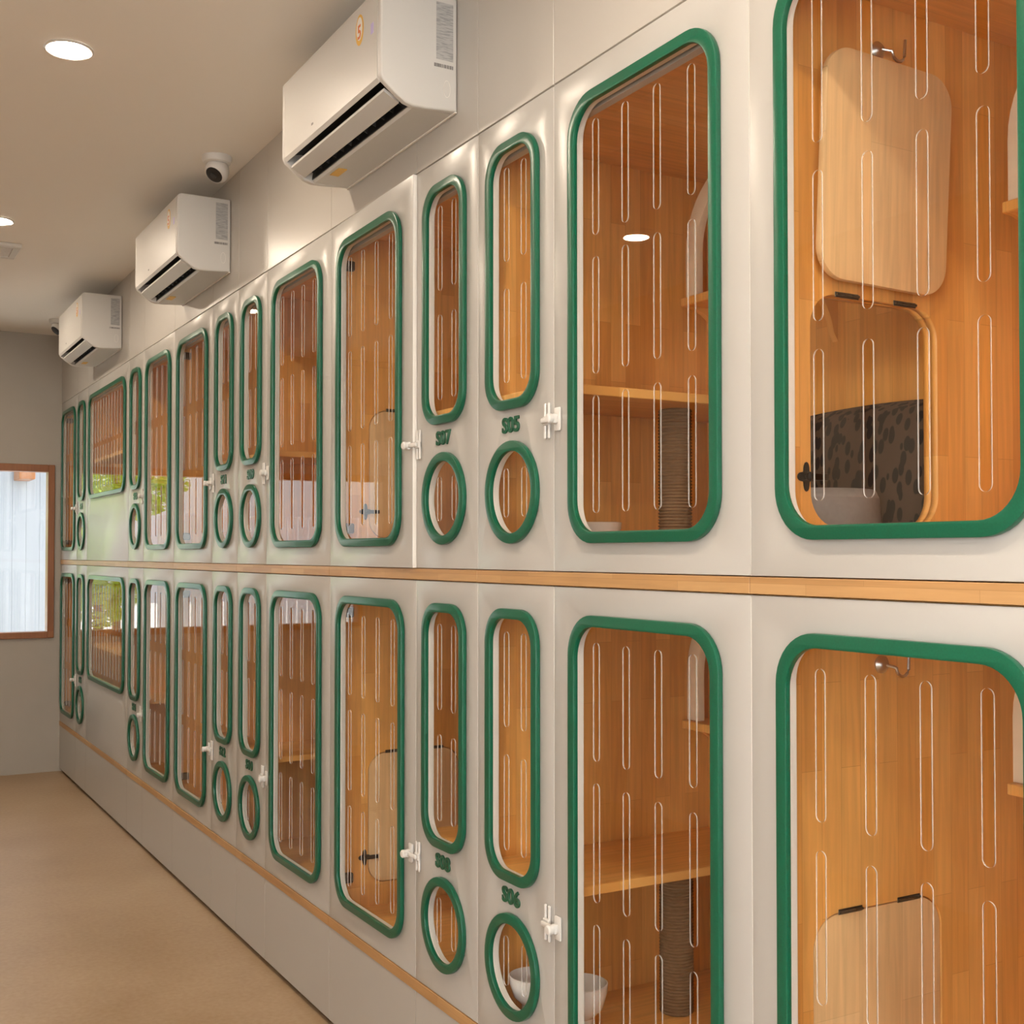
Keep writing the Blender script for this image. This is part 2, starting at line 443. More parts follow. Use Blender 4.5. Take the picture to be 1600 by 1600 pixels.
def step_mesh(w):
    """ledge under the arch with two quarter-curved brackets; local x from 0 (front) to .15 (back), y +-w/2, top at z=0"""
    bm = bmesh.new(); bm_box(bm, (0, -w/2, -.022), (BACK-1.95, w/2, 0), .002, 1)
    d = BACK-1.95
    prof = [(.004, -.022), (d, -.022), (d, -.165)]
    for k in range(1, 10):
        a = PI/2*k/10; prof.append((d-.012-(d-.016)*(1-math.cos(a))**1.0, -.165+.143*math.sin(a)))
    for y in (-w/2+.002, w/2-.020):
        A = [bm.verts.new((x, y, z)) for x, z in prof]; B = [bm.verts.new((x, y+.018, z)) for x, z in prof]
        n = len(prof); bm.faces.new(A); bm.faces.new(B[::-1])
        for k in range(n): bm.faces.new((A[k], A[(k+1) % n], B[(k+1) % n], B[k]))
    return finish(bm)
STEP = step_mesh(.42)

# ------------------------------------------------------------------ one cat room of the cabinet wall
def carcass(root, s0, s1, lv, hole_far, hole_near, ox, oy, oz):
    z0, H = lv['z0'], lv['H']; x0, x1 = D+.0195, BACK+.016
    P = lambda nm, me, m: link(nm, me, m, root)
    def shift(me): me.transform(Matrix.Translation((-ox, -oy, -oz))); return me
    zb, zt = z0-.001, z0+H+.001
    hv = (HOLE_X[0], HOLE_X[1], z0+HOLE_V[0], z0+HOLE_V[1])
    for y, h in ((s1-.001, hole_far), (s0+.017, hole_near)):     # plate spans y-.016..y
        me = board_rr(x0, BACK, zb, zt, hv if h else None); me.transform(Matrix.Translation((0, y, 0)))
        P('side_board', shift(me), M['wood_x'])
    P('back_board', shift(box((BACK, s0+.001, zb), (x1, s1-.001, zt))), M['wood_b'])
    P('top_board', shift(box((x0, s0+.0175, zt-.016), (BACK-.0005, s1-.0175, zt))), M['wood_h'])
    P('bottom_board', shift(box((x0, s0+.0175, zb), (BACK-.0005, s1-.0175, zb+.016))), M['wood_h'])

def front_board(root, kind, c, w, lv, number=None, latch=None, ajar=0.):
    K = lv['K']; z0 = lv['z0']
    nm = 'door' if kind == 'big' else 'side_panel'
    key = ('board', kind, round(w, 4))
    if key not in K: K[key] = K[kind[:3] + '_board'](w-GAP)
    ox, oy, oz = root.location
    if kind == 'big':
        o = link(nm, K[key], [M['door'], M['core']], root, (D-ox, c-oy, z0-oz))
        if ajar:
            far = Vector((0, w/2, 0)); R = Matrix.Rotation(ajar, 3, 'Z')      # hinged at its far edge
            o.rotation_euler = (0, 0, ajar); o.location = Vector(o.location)+far-R @ far
        link('window_frame', K['big_ring'], M['green'], o, (-.0008, 0, 0))
        link('window_pane', K['big_pane'], [M['acrylic'], M['edge']], o, (.0052, 0, 0))
    else:
        o = link(nm, K[key], [M['door'], M['core']], root, (D-ox, c-oy, z0-oz))
        link('window_frame', K['nar_ring'], M['green'], o, (-.0008, 0, 0))
        link('window_pane', K['nar_pane'], [M['acrylic'], M['edge']], o, (.0052, 0, 0))
        link('porthole_frame', K['circ_ring'], M['green'], o, (-.0008, 0, 0))
        link('porthole_pane', K['circ_pane'], [M['acrylic'], M['edge']], o, (.0052, 0, 0))
        if number:
            t = link('number', text_mesh(number, .036, .004, 'F', .0014, 1.12), M['green_text'], o, (0, .010, K['text_v']))
            t['label'] = 'green raised characters ' + number
    return o

def arch(root, s_left, lv):
    ox, oy, oz = root.location; zt = lv['z0']+.715
    yc = s_left-.21
    link('ledge', STEP, M['wood_h'], root, (1.95-ox, yc-oy, zt-oz))
    a = link('arch_surround', ARCH, M['ply'], root, (1.99-ox, yc-oy, zt+.0005-oz))

def suite(s0, s1, big_far, lv, label, number=None, ajar=0., hole_far=False, hole_near=False, flap=None, arch_left=None, post=True):
    ox, oy, oz = 1.75, (s0+s1)/2, lv['z0']-.001
    root = thing('cat_suite', label, 'cat cabinet', (ox, oy, oz), 'cat rooms of the cabinet wall')
    carcass(root, s0, s1, lv, hole_far, hole_near, ox, oy, oz)
    nw = .3565
    if big_far: nb = (s0, s0+nw); bb = (s0+nw, s1)
    else: nb = (s1-nw, s1); bb = (s0, s1-nw)
    dr = front_board(root, 'big', sum(bb)/2, bb[1]-bb[0], lv, ajar=ajar)
    sp = front_board(root, 'narrow', sum(nb)/2, nb[1]-nb[0], lv, number)
    hy = (s1-.017) if big_far else (s0+.017)
    for v in (.12, .965):
        b = box((D+.024-ox, (hy-.022 if big_far else hy)-oy, lv['z0']+v-.016-oz), (D+.068-ox, (hy if big_far else hy+.022)-oy, lv['z0']+v+.016-oz), .005)
        link('door_hinge', b, M['hinge'], root)
    # latch across the gap between door and side panel
    g = bb[0] if big_far else bb[1]; zl = (lv['z0']+.335)
    sgn = 1 if big_far else -1
    la = link('latch', LATCH, M['white_pl'], root, (D-.0008-ox, g-oy, zl-oz), (0, 0, 0) if sgn > 0 else (PI, 0, 0))
    k = link('latch_knob', KNOB, M['white_pl'], la, (-.018, .022, 0), (0, -PI/2, 0))
    link('latch_catch', CATCH, M['white_pl'], root, (D-.0008-ox, g-oy, zl-oz), (0, 0, 0) if sgn > 0 else (PI, 0, 0))
    # shelf against the side board on the narrow side
    zs = lv['z0']+lv['shelf']
    ya, yb = (s0+.0180, s0+.345) if big_far else (s1-.345, s1-.0180)
    link('shelf', box((D+.022-ox, ya-oy, zs-.022-oz), (BACK-.001-ox, yb-oy, zs-oz), .0015, 1), M['wood_h'], root)
    if arch_left: arch(root, arch_left, lv)
    if flap:
        yf = s1-.001-.008; xc = sum(HOLE_X)/2; zh = lv['z0']+HOLE_V[1]-.003
        if flap == 'closed': rot, lo = (0, 0, 0), (xc-ox, yf-oy, zh-oz)
        else: rot, lo = (PI+math.radians(2), math.radians(1.2), 0), (xc-.008-ox, s1-.040-oy, zh+.022-oz)
        f = link('cat_flap', FLAP, M['flap'], root, lo, rot)
        f['label'] = 'pale wooden cat flap, ' + ('closed' if flap == 'closed' else 'raised and hung on its hook')
        for dx in (-.075, .075):
            link('hinge', HINGE, M['hinge'], root, (xc+dx-ox, s1-.0175-oy, zh+.004-oz))
        link('flap_latch', BUTTERFLY, M['black_metal'], root, (HOLE_X[0]-.012-ox, s1-.0175-oy, lv['z0']+.175-oz))
        hb = link('hook', HOOK_BASE, M['steel'], root, (1.688-ox, s1-.0172-oy, lv['z0']+.948+(.03 if flap != 'closed' else 0)-oz))
        hb['label'] = 'chrome hook'
        link('hook_wire', HOOK_WIRE, M['steel'], hb)
    return root

AB, CD, EF, GH, IJ, KL, LM = 1.587, 2.592, 3.592, 4.592, 5.592, 6.567, 7.757
A0 = .582
for lv, nm, n0 in ((UP, 'upper', 0), (LO, 'lower', 1)):
    up = n0 == 0
    num = lambda k: 'S%02d' % (k+n0)
    suite(A0, AB, True, lv, nm + ' white cat room cut by the right edge, its cat flap ' + ('raised on a hook' if up else 'shut'),
          None, hole_far=True, flap='open' if up else 'closed', arch_left=1.503)
    suite(AB, CD, False, lv, nm + ' white cat room numbered ' + num(5), num(5), hole_near=True, arch_left=2.50)
    suite(CD, EF, True, lv, nm + ' white cat room numbered ' + num(7) + (', its tall door slightly ajar' if up else ''), num(7),
          ajar=-.0172 if up else 0., hole_far=True, flap='closed', arch_left=3.508)
    suite(EF, GH, False, lv, nm + ' white cat room numbered ' + num(9) + ', next one beyond room ' + num(7), num(9), hole_near=False, arch_left=4.454)
    suite(GH, IJ, True, lv, nm + ' white cat room numbered ' + num(11) + ', second one beyond room ' + num(7), num(11), arch_left=5.508)
    suite(IJ, KL, False, lv, nm + ' white cat room just this side of the wide-windowed ' + nm + ' room', num(13), arch_left=6.43)
    # wide room
    s0, s1 = KL, LM; oy = (s0+s1)/2; oz = lv['z0']-.001
    root = thing('cat_suite', nm + ' white cat room with the single wide slotted window and no porthole', 'cat cabinet', (1.75, oy, oz), 'cat rooms of the cabinet wall')
    carcass(root, s0, s1, lv, False, False, 1.75, oy, oz)
    H = lv['H']; n0v, n1v = lv['narrow']; hw = .525
    w = s1-s0-GAP
    o = link('front_panel', plate([rrect(-w/2, w/2, 0, H, .0015, 2), rrect(-hw+.018, hw-.018, n0v+.018, n1v-.018, .066)], .018, 'F', .0008, -.018, split=True), [M['door'], M['core']], root, (D-1.75, 0, .001))
    link('window_frame', band(-hw, hw, n0v, n1v, .088), M['green'], o, (-.0008, 0, 0))
    sl = []
    for r in range(2):
        t = n1v-.055-r*.275
        for c in range(12): sl.append((-.44+.08*c, t-.25, t))
    link('window_pane', pane(-hw+.006, hw-.006, n0v+.006, n1v-.006, .08, sl, .014), [M['acrylic'], M['edge']], o, (.0052, 0, 0))
    link('shelf', box((D+.022-1.75, s0+.1-oy, lv['shelf']+.2-.02), (BACK-.001-1.75, s1-.1-oy, lv['shelf']+.2), .0015, 1), M['wood_h'], root)
    suite(LM, END-.004, True, lv, nm + ' white cat room in the far corner beside the end wall', num(15), arch_left=8.6)

# ------------------------------------------------------------------ things inside the rooms
def post(s, x, z0, z1, label):
    r = thing('scratching_post', label, 'scratching post', (x, s, z0), 'sisal posts under the shelves')
    prof = [(0, 0)]; n = int((z1-z0-.02)/.0075); h = (z1-z0)/n
    for k in range(n):
        for j in range(5):
            a = PI*j/4; prof.append((.0385+.0042*math.sin(a), h*(k+j/4.001)))
    prof.append((0, z1-z0))
    link('rope_winding', lathe(prof, 36), M['rope'], r)
for lv, nm, num in ((UP, 'upper', 'S05'), (LO, 'lower', 'S06')):
    post(2.38, 1.838, lv['z0']+.0155, lv['z0']+lv['shelf']-.0225, 'rope-wound scratching post under the shelf of %s room %s' % (nm, num))

def bowl(x, y, z, sc, label):
    r = thing('pet_bowl', label, 'bowl', (x, y, z), 'white pet bowls'); r.scale = sc
    link('pedestal', lathe([(0, 0), (.044, 0), (.046, .004), (.040, .020), (.030, .038), (.029, .050), (0, .050)]), M['bowl'], r)
    link('dish', lathe([(0, .0505), (.030, .0505), (.052, .068), (.062, .095), (.064, .112), (.061, .113), (.057, .098), (.045, .076), (.02, .066), (0, .065)]), M['bowl'], r)
bowl(1.52, 2.33, LO['z0']+.0155, (1, 1, 1.27), 'white pedestal bowl at the lower left of the S06 tall door window')
bowl(1.62, 2.40, UP['z0']+.0155, (.88, .88, .88), 'white bowl on the floor of the upper S05 room')
bowl(1.478, 2.475, LO['z0']+.0155, (.9, .9, 1.1), 'white pedestal bowl seen through the S06 porthole')

def bed(x, y, z, rx, ry, h, label, m_in):
    r = thing('cat_bed', label, 'cat bed', (x, y, z), 'round cat beds')
    prof = [(0, 0), (.80, 0), (.97, .12), (1., .5), (.98, .88), (.92, 1.), (.85, .95), (.80, .6), (.76, .42), (0, .42)]
    me = lathe([(a, b*h) for a, b in prof], 40)
    me.transform(Matrix.Diagonal((rx, ry, 1, 1))); link('rim', me, M['bed_grey'], r)
    me = lathe([(0, .43*h), (.70, .43*h), (.74, .52*h), (.66, .66*h), (.35, .74*h), (0, .76*h)], 32); me.transform(Matrix.Diagonal((rx, ry, 1, 1)))
    o = link('cushion', me, m_in, r); o['label'] = 'dark leaf print cushion'
bed(1.72, 1.80, UP['z0']+.0155, .15, .15, .15, 'grey cat bed with a dark leaf print cushion seen through the raised cat flap', M['leaf'])
def cushion(x, y, z, w, h, t, label):
    r = bmesh.new(); n = 14
    P = {}
    for sd in (-1, 1):
        for i in range(n+1):
            for j in range(n+1):
                u, v = 2*i/n-1, 2*j/n-1
                d = (1-u**4)*(1-v**4); k = 1-.07*(u*u*v*v)
                if sd == 1 and (i in (0, n) or j in (0, n)): P[sd, i, j] = P[-1, i, j]; continue
                P[sd, i, j] = r.verts.new((sd*t/2*d**.5, u*w/2*k, h/2+v*h/2*k))
        for i in range(n):
            for j in range(n):
                r.faces.new((P[sd, i, j], P[sd, i+1, j], P[sd, i+1, j+1], P[sd, i, j+1]))
    o = link('cushion', finish(r), M['leaf'], None, (x, y, z), (0, math.radians(6), 0))
    tag(o, label, 'cushion')
cushion(2.005, 1.93, UP['z0']+.018, .56, .36, .10, 'dark leaf print cushion leaning at the back of room S05 beyond the raised flap')
bed(1.78, 4.18, LO['z0']+.0155, .20, .22, .19, 'grey cat bed on the floor of the lower room S10', M['leaf'])

# ------------------------------------------------------------------ trims, plinth, upper fascia
bounds = [A0, AB, CD, EF, GH, IJ, KL, LM, END-.002]
seams = [A0, A0+.3565, AB, CD-.3565, CD, CD+.3565, EF, GH-.3565, GH, GH+.3565, IJ, KL-.3565, KL, LM, LM+.3565, END-.002]
def strip(z0, z1, x0=D-.003, x1=D+.30):
    return boxes([((x0, a+.0006, z0), (x1, b-.0006, z1)) for a, b in zip(bounds, bounds[1:])], .0008)
struct('trim_1', strip(1.4312, 1.4605), M['wood_t'])
struct('trim_2', strip(.3172, .3465), M['wood_t'])
where = ['nearest the camera at the right', 'under room S06', 'under room S08', 'under room S10', 'under room S12', 'under the room just this side of the wide one', 'under the wide-windowed lower room', 'in the far corner at the end wall']
for a, b, wtxt in zip(bounds, bounds[1:], where):
    r = thing('plinth_cabinet', 'white base panel along the floor, ' + wtxt, 'base cabinet', (D, (a+b)/2, 0), 'white base panels')
    ss = [s for s in seams if a-1e-6 <= s <= b+1e-6]
    for p, q in zip(ss, ss[1:]):
        link('front_board', box((0, p+.001-(a+b)/2, .022), (.018, q-.001-(a+b)/2, .316), .0008, 1), M['door'], r)
    link('toe_kick', box((.03, a+.001-(a+b)/2, 0), (.05, b-.001-(a+b)/2, .30)), M['grey_dark'], r)
FH = CEIL-2.5475
fb = [((D, p+.0011, 2.5485), (D+.018, q-.0011, CEIL)) for p, q in zip(seams, seams[1:])]
fb.append(((D+.03, REAR, 2.46), (D+.05, END, CEIL)))
fb.append(((D, REAR, 0), (D+.018, A0-.001, CEIL)))
struct('wall_right', boxes(fb, .0008), M['fascia'])

# ------------------------------------------------------------------ room shell
struct('floor', box((LEFT-.15, REAR-.15, -.1), (2.3, END+.15, 0)), M['floor'])
struct('ceiling', box((LEFT-.15, REAR-.15, CEIL), (2.3, END+.15, CEIL+.1)), M['ceiling'])
WX0, WX1, WZ0, WZ1 = -.86, 1.345, .923, 2.117
def walled(x0, x1, y0, y1, a0, a1, b0, b1, z1=CEIL):
    """wall along x with an opening"""
    return boxes([((x0, y0, 0), (a0, y1, z1)), ((a1, y0, 0), (x1, y1, z1)), ((a0, y0, 0), (a1, y1, b0)), ((a0, y0, b1), (a1, y1, z1))])
struct('wall_far', walled(LEFT-.15, 2.3, END, END+.15, WX0, WX1, WZ0, WZ1), M['wall'])
RX0, RX1, RZ0, RZ1 = LEFT+.06, D-.06, .06, 2.94  # unseen rear window, opened nearly wall to wall to send more daylight inside
struct('wall_rear', walled(LEFT-.15, 2.3, REAR-.15, REAR, RX0, RX1, RZ0, RZ1), M['wall'])
SY0, SY1, SZ0, SZ1 = -2.3, .9, .12, 2.7       # unseen shop window added in the left wall to bring in daylight
struct('wall_left', boxes([((LEFT-.15, REAR, 0), (LEFT, SY0, CEIL)), ((LEFT-.15, SY1, 0), (LEFT, END, CEIL)), ((LEFT-.15, SY0, 0), (LEFT, SY1, SZ0)), ((LEFT-.15, SY0, SZ1), (LEFT, SY1, CEIL))]), M['tan_wall'])
struct('wall_back_of_cabinets', box((2.2, REAR, 0), (2.3, END, CEIL)), M['wall'])

def window(nm, x0, x1, z0, z1, y0, y1, mull, fw=.043):
    bm = bmesh.new()
    bm_box(bm, (x0, y0, z0), (x0+fw, y1, z1), .003, 1); bm_box(bm, (x1-fw, y0, z0), (x1, y1, z1), .003, 1)
    bm_box(bm, (x0+fw, y0, z1-fw-.006), (x1-fw, y1, z1), .003, 1); bm_box(bm, (x0+fw, y0, z0), (x1-fw, y1, z0+fw), .003, 1)
    for x in mull: bm_box(bm, (x-.02, y0+.01, z0+fw), (x+.02, y1-.01, z1-fw-.006), .003, 1)
    o = struct(nm, finish(bm), M['frame_wood'])
    xs = [x0+fw-.001] + [v for x in mull for v in (x-.02, x+.02)] + [x1-fw+.001]
    for a, b in zip(xs[::2], xs[1::2]):
        link('window_pane', box((a, (y0+y1)/2-.003, z0+fw), (b, (y0+y1)/2+.003, z1-fw-.006)), M['glass'], o)
    return o
window('window_1', WX0, WX1, WZ0, WZ1, END-.02, END+.09, [.60, -.14])
bmw = bmesh.new()
for y in (SY0, SY0+1.05, SY0+2.1, SY1-.05): bm_box(bmw, (LEFT-.12, y, SZ0), (LEFT-.02, y+.05, SZ1), .003, 1)
for z in (SZ0, SZ1-.05): bm_box(bmw, (LEFT-.12, SY0+.05, z), (LEFT-.02, SY1-.05, z+.05), .003, 1)
struct('window_added_3', finish(bmw), M['frame_wood'])  # frame of the shop window added for daylight
window('window_2', RX0, RX1, RZ0, RZ1, REAR-.12, REAR+.01, [0.0], .05)

# ------------------------------------------------------------------ ceiling fittings
def downlight(x, y, label):
    r = thing('ceiling_downlight', label, 'ceiling light', (x, y, CEIL), 'round recessed downlights')
    link('trim_ring', lathe([(.060, -.0005), (.070, -.0005), (.072, -.004), (.066, -.007), (.060, -.005), (.060, -.0005)], 40), M['white_pl'], r)
    link('lens', lathe([(0, -.006), (.03, -.006), (.0595, -.004), (.0595, -.001), (0, -.001)], 40), M['lamp'], r)
downlight(.607, 3.735, 'round lit downlight, whole in view near the top left')
downlight(.645, 5.826, 'round lit downlight at the left edge above the ceiling vent')
ROW = 'round lit downlight outside the view'
for x, y, w in ((.607, 1.65, 'nearest the camera over the cabinet side'), (.53, 7.22, 'farthest on the cabinet side'), (-.55, 4.614, 'mirrored in the S05 tall window'),
                (.607, .62, 'added for light beside the camera on the cabinet side'), (.607, -.45, 'behind the camera on the cabinet side'), (-.55, -.75, 'added for light, rearmost behind the camera on the aisle side'), (-.55, .4, 'behind the camera on the aisle side')):  # beside-camera and rearmost lamps added, unseen, to light the room partitions
    downlight(x, y, 'round lit ceiling downlight, ' + w)

def vent():
    x0, x1, y0, y1 = .56, .80, 6.22, 6.50
    r = thing('ceiling_vent', 'square white vent grille on the ceiling at the left edge', 'vent', ((x0+x1)/2, (y0+y1)/2, CEIL))
    w, l = (x1-x0)/2, (y1-y0)/2
    o = [[(-w, -l), (w, -l), (w, l), (-w, l)], [(-w+.035, -l+.035), (w-.035, -l+.035), (w-.035, l-.035), (-w+.035, l-.035)]]
    bm = bmesh.new()
    for lo, hi in (((-w, -l, -.018), (w, -l+.035, 0)), ((-w, l-.035, -.018), (w, l, 0)), ((-w, -l+.035, -.018), (-w+.035, l-.035, 0)), ((w-.035, -l+.035, -.018), (w, l-.035, 0))):
        bm_box(bm, lo, hi, .003, 1)
    link('frame', finish(bm), M['white_pl'], r)
    bm = bmesh.new()
    for k in range(9):
        y = -l+.05+k*(2*l-.1)/8; bm_box(bm, (-w+.035, y-.007, -.013), (w-.035, y+.007, -.004), .002, 1)
    link('grille', finish(bm), M['white_pl'], r)
    link('backing', box((-w+.02, -l+.02, -.003), (w-.02, l-.02, 0)), M['core'], r)
vent()

def cctv(x, y, label, aim):
    r = thing('security_camera', label, 'camera', (x, y, CEIL), 'white dome cameras')
    link('base', lathe([(0, 0), (.056, 0), (.056, -.014), (.052, -.024), (.045, -.028), (0, -.028)], 36), M['white_pl'], r)
    b = lathe([(0, -.046), (.018, -.044), (.034, -.034), (.043, -.018), (.046, 0), (.046, .006), (.042, .016), (.038, .022), (.034, .024), (.033, .021), (0, .021)], 36)
    o = link('housing', b, M['white_pl'], r, (0, 0, -.056))
    o.rotation_euler = Vector(aim).to_track_quat('Z', 'Y').to_euler()
    link('lens_cover', lathe([(0, .0215), (.0325, .0215), (.0325, .0245), (.02, .0275), (0, .028)], 32), M['dark'], o)
    link('lens', lathe([(0, .028), (.012, .028), (.011, .032), (0, .0335)], 24), M['grey_dark'], o)
cctv(1.268, 4.478, 'white dome security camera with black lens above the middle air conditioner', (-.55, -.35, -.75))
cctv(1.268, 8.13, 'white dome security camera half hidden behind the farthest air conditioner', (-.6, -.25, -.65))

# ------------------------------------------------------------------ air conditioners
def ac(y0, label, W=.745):
    X0, X1, ZB, ZT = D-.216, D-.002, 2.636, 2.930
    r = thing('air_conditioner', label, 'air conditioner', (X1, y0+W/2, ZB), 'white wall air conditioners')
    L = lambda nm, me, m, p=None: (me.transform(Matrix.Translation((-X1, -(y0+W/2), -ZB))), link(nm, me, m, p or r))[1]
    zf = 2.688                                   # foot of the front face
    def arc(cx, cz, rr, a0, a1, n=6): return [(cx+rr*math.cos(math.radians(a0+(a1-a0)*k/n)), cz+rr*math.sin(math.radians(a0+(a1-a0)*k/n))) for k in range(n+1)]
    top = [(X1, ZB+.002), (X1, ZT)] + arc(X0+.020, ZT-.020, .020, 90, 180)
    full = top + [(X0, zf+.008), (X0+.007, zf-.007), (X0+.040, 2.655), (X0+.066, 2.637), (X0+.088, 2.631), (X0+.12, 2.631)]
    ew = .022
    L('end_cover', prism(full, y0, y0+ew, .006), M['ac_white']); L('end_cover', prism(full, y0+W-ew, y0+W, .006), M['ac_white'])
    # middle with a hollow air outlet
    mid = top + [(X0, zf+.004), (X0+.008, zf-.006), (X0+.014, zf+.024), (X0+.055, 2.722), (X0+.104, 2.702), (X0+.090, 2.638), (X0+.096, 2.632)]
    L('casing', prism(mid, y0+ew, y0+W-ew), M['ac_white'])
    L('air_outlet', prism([(X0+.0092, zf-.003), (X0+.0150, zf+.023), (X0+.0555, 2.7205), (X0+.1025, 2.7010), (X0+.0896, 2.640), (X0+.0880, 2.641), (X0+.096, 2.694), (X0+.056, 2.712), (X0+.019, zf+.016), (X0+.0110, zf-.003)], y0+ew+.0005, y0+W-ew-.0005), M['dark'])
    f = prism([(X0+.0225, 2.6660), (X0+.0235, 2.6740), (X0+.050, 2.6605), (X0+.0655, 2.6500), (X0+.0640, 2.6430), (X0+.044, 2.6530)], y0+ew+.010, y0+W-ew-.004)
    L('louver', f, M['ac_white'])
    for k in range(12):
        y = y0+ew+.035+k*(W-2*ew-.07)/11
        L('vane', prism([(X0+.068, 2.6560), (X0+.066, 2.690), (X0+.090, 2.684), (X0+.086, 2.648)], y, y+.0025), M['grey_dark'])
    L('bottom_seam', box((X1-.006, y0+.002, ZB-.0012), (X1, y0+W-.002, ZB+.0018)), M['core'])
    # stickers
    e = plate([[(.026*math.cos(t), .040*math.sin(t)) for t in [2*PI*k/36 for k in range(36)]]], .0006, 'F'); e.transform(Matrix.Translation((X0, y0+.135, ZT-.075)))
    s = L('energy_sticker', e, M['yellow']); s['label'] = 'oval yellow energy sticker'
    e = plate([[(.019*math.cos(t), .030*math.sin(t)+.003) for t in [2*PI*k/36 for k in range(36)]]], .0004, 'F'); e.transform(Matrix.Translation((X0-.0007, y0+.135, ZT-.075)))
    L('sticker_centre', e, M['stick_white'], s).matrix_parent_inverse = Matrix()
    t = text_mesh('5', .036, .0005, 'F', .001); t.transform(Matrix.Translation((X0-.0012, y0+.135, ZT-.082)))
    L('sticker_digit', t, M['orange'], s)
    L('blue_sticker', box((X0-.0006, y0+.045, ZT-.115), (X0, y0+.062, ZT-.088)), M['lilac'])
    d = L('data_sheet', box((X1-.060, y0-.0007, ZB+.128), (X1-.012, y0, ZT-.018)), M['sheet']); d['label'] = 'grey printed data sheet'
    bars = []; x = X1-.066
    while x < X1-.014:
        w = random.choice((.0012, .002, .003)); bars.append(((x, y0-.0006, ZB+.108), (x+w, y0, ZB+.117))); x += w+random.choice((.001, .0018))
    L('barcode', boxes(bars), M['print'])
    L('warning_sticker', box((X0+.108, y0+W-.19, ZB-.0050), (X0+.135, y0+W-.12, ZB-.0015)), M['yellow'])
    L('indicator_mark', box((X0-.0005, y0+W-.27, zf+.030), (X0, y0+W-.255, zf+.036)), M['print'])
    k = plate([[(-.011+.006*math.cos(t) if False else .010*math.cos(t), .022*math.sin(t)) for t in [2*PI*q/30 for q in range(30)]], [(.0092*math.cos(t), .0208*math.sin(t)) for t in [2*PI*q/30 for q in range(30)]]], .0006, 'S')
    k.transform(Matrix.Translation((X1-.030, y0-.0001, ZB+.055))); L('knockout_mark', k, M['core'])
ac(2.702, 'white wall air conditioner nearest the camera, cut by the top edge')
ac(4.700, 'white wall air conditioner in the middle of the row, under the dome camera')
ac(6.757, 'smallest, farthest white wall air conditioner next to the end wall')

# ------------------------------------------------------------------ outdoors beyond the end window
struct('ground', boxes([((-14, END+.16, -.25), (14, 40, -.12)), ((-14, -16, -.25), (14, REAR-.16, -.12)), ((-14, REAR-.16, -.25), (LEFT-.16, END+.16, -.12))]), M['ground'])
FY = 12.3
struct('trim_shade_eave', box((-3.2, END+.15, 2.62), (3.2, END+1.75, 2.74)), M['fence'])  # eave added to darken the view outside; grey in the reflections fits it
def fence():
    r = thing('picket_fence', 'white picket fence outside, mirrored in the far cat room doors', 'fence', (-1.6, FY, -.12))
    bm = bmesh.new()
    for k in range(34):
        x = -2.4+.115*k; bm_box(bm, (x, -.01, .03), (x+.093, .01, 2.95 if x < -1. else 2.02), .004, 1)
    link('pickets', finish(bm), M['fence'], r)
    link('rails', boxes([((-2.5, .012, .35), (1.5, .05, .43)), ((-2.5, .012, 1.45), (1.5, .05, 1.53))], .003), M['fence'], r)
fence()
def annex():
    r = thing('garden_shed', 'pale board wall outside the end window at the left edge', 'shed', (2.05, 12.9, -.12))
    bm = bmesh.new()
    for k in range(13):
        x = -.85+.13*k; bm_box(bm, (x+.0005, 0, 0), (x+.1295, .03, 2.95), .0015, 1)
    bm_box(bm, (-.84, .03, 0), (.85, 1.6, 2.9))
    link('wall_boards', finish(bm), M['annex'], r)
    link('roof', box((-.95, -.35, 2.952), (1.0, 1.8, 3.03), .006, 1), M['fence'], r)
    link('beam', box((-.45, -.40, 2.36), (-.30, -.002, 2.46), .006, 1), M['frame_wood'], r)
annex()
def tree(x, y, z, R, n, label, h0):
    r = thing('garden_tree', label, 'tree', (x, y, -.12), 'garden greenery outside the end window')
    bm = bmesh.new()
    for _ in range(n):
        while True:
            p = Vector((random.uniform(-1, 1), random.uniform(-1, 1), random.uniform(-1, 1)))
            if .2 < p.length < 1: break
        p = Vector((p.x*R, p.y*R, z+.12+p.z*R*h0)); q = Matrix.Rotation(random.uniform(0, 6.28), 3, 'Z') @ Matrix.Rotation(random.uniform(-1.2, 1.2), 3, 'X')
        s = random.uniform(.07, .13)
        vs = [bm.verts.new(p+q @ Vector(c)*s) for c in ((-.5, 0, 0), (0, -.3, .05), (.6, 0, 0), (0, .3, .05))]
        bm.faces.new(vs)
    me = bpy.data.meshes.new('leaves'); bm.to_mesh(me); bm.free(); link('foliage', me, M['leafgreen'], r)
    t = lathe([(0, 0), (.07, 0), (.05, .6), (.035, z+.12), (0, z+.12)], 12); link('trunk', t, M['bark'], r)
tree(.62, 11.5, 1.35, .42, 1500, 'bright green garden shrub standing this side of the fence', 1.3)
tree(.05, 13.5, 2.45, .8, 3000, 'green garden tree behind the low part of the fence', .75)
# unseen houses added as sunlit reflectors to feed daylight through the windows
def house(loc, rz, where):
    r = thing('light_bounce_house', 'white house front put %s to bounce sunlight indoors, outside the view' % where, 'house', loc, None, (0, 0, rz))
    link('facade', box((-9, -.4, 0), (9, 0, 6.5)), M['fence'], r)
    link('roof', box((-9.4, -3, 6.502), (9.4, .6, 6.7)), M['annex'], r)
    for k in range(4):
        f = link('window_frame', boxes([((-6.9+3.9*k, 0, 3.4), (-6.83+3.9*k, .05, 4.9)), ((-5.67+3.9*k, 0, 3.4), (-5.6+3.9*k, .05, 4.9)), ((-6.83+3.9*k, 0, 3.4), (-5.67+3.9*k, .05, 3.47)), ((-6.83+3.9*k, 0, 4.83), (-5.67+3.9*k, .05, 4.9))]), M['frame_wood'], r)
        link('pane', box((-6.83+3.9*k, .005, 3.47), (-5.67+3.9*k, .02, 4.83)), M['grey_dark'], f)
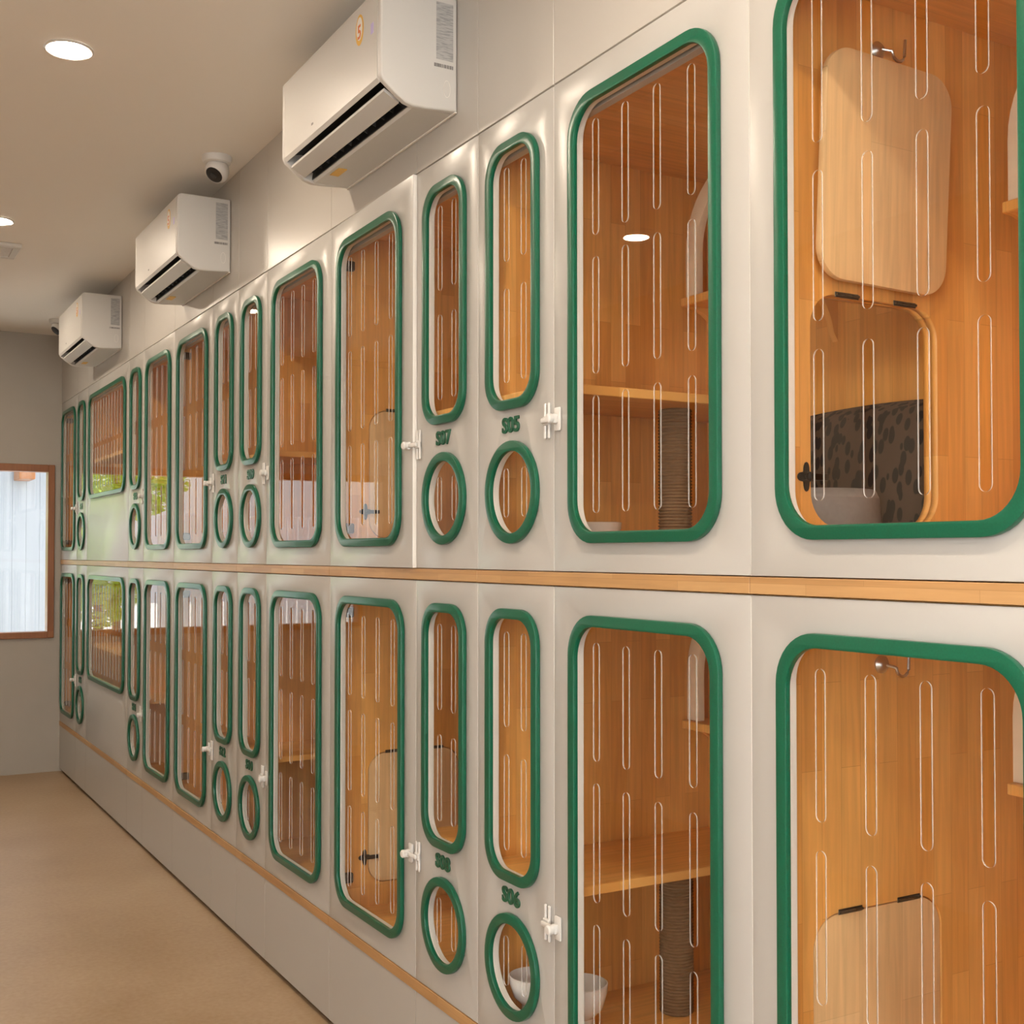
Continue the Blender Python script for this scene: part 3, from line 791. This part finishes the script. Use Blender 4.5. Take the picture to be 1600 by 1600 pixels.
house((0, -11.5, -.12), 0, 'behind the camera')
house((-9, -1.5, -.12), -PI/2, 'beside the added shop window')

# ------------------------------------------------------------------ light and camera
w = bpy.data.worlds.new('sky'); bpy.context.scene.world = w; w.use_nodes = True
nt = w.node_tree; bg = nt.nodes['Background']
sky = nt.nodes.new('ShaderNodeTexSky'); sky.sky_type = 'NISHITA'; sky.sun_disc = False
sky.sun_elevation = math.radians(48); sky.sun_rotation = math.radians(120); sky.air_density = 1.; sky.dust_density = 2.5
mxs = nt.nodes.new('ShaderNodeMix'); mxs.data_type = 'RGBA'; mxs.inputs[0].default_value = .6
sc_ = nt.nodes.new('ShaderNodeMix'); sc_.data_type = 'RGBA'; sc_.blend_type = 'MULTIPLY'; sc_.inputs[0].default_value = 1; sc_.inputs[7].default_value = (.3, .3, .3, 1)
nt.links.new(sky.outputs[0], sc_.inputs[6]); nt.links.new(sc_.outputs[2], mxs.inputs[6]); mxs.inputs[7].default_value = (1.5, 1.53, 1.6, 1)
nt.links.new(mxs.outputs[2], bg.inputs[0]); bg.inputs[1].default_value = 1.2
def portal(x0, x1, z0, z1, y, rx):
    l = bpy.data.lights.new('portal', 'AREA'); l.shape = 'RECTANGLE'; l.size = x1-x0; l.size_y = z1-z0; l.cycles.is_portal = True
    o = bpy.data.objects.new('window_portal', l); C.objects.link(o); o.location = ((x0+x1)/2, y, (z0+z1)/2); o.rotation_euler = (rx, 0, 0)
portal(WX0, WX1, WZ0, WZ1, END+.12, -PI/2)
portal(RX0, RX1, RZ0, RZ1, REAR-.13, PI/2)
portal(SY0, SY1, SZ0, SZ1, 0, 0)
po = [o for o in C.objects if o.name.startswith('window_portal')][-1]
po.location = (LEFT-.13, (SY0+SY1)/2, (SZ0+SZ1)/2); po.rotation_euler = (PI/2, 0, -PI/2)
sun = bpy.data.lights.new('sun', 'SUN'); sun.energy = 18.; sun.angle = .01; sun.color = (1, .98, .95)
so = bpy.data.objects.new('sun', sun); C.objects.link(so); so.rotation_euler = Vector((-.5, -.5, -.72)).to_track_quat('-Z', 'Y').to_euler()

cam = bpy.data.cameras.new('camera'); co = bpy.data.objects.new('camera', cam); C.objects.link(co)
co.location = (0, 0, 1.5); co.rotation_euler = (math.radians(91.2), 0, math.radians(-29.85))
cam.sensor_width = 36; cam.lens = 1856/1600*36; cam.shift_y = 27/1600; cam.clip_start = .02
sc = bpy.context.scene; sc.camera = co
sc.cycles.transparent_max_bounces = 16; sc.cycles.max_bounces = 10; sc.cycles.sample_clamp_indirect = 6
sc.view_settings.view_transform = 'Standard'; sc.view_settings.look = 'None'; sc.view_settings.gamma = 1
sc.view_settings.use_curve_mapping = False
sc.view_settings.exposure = 0.5
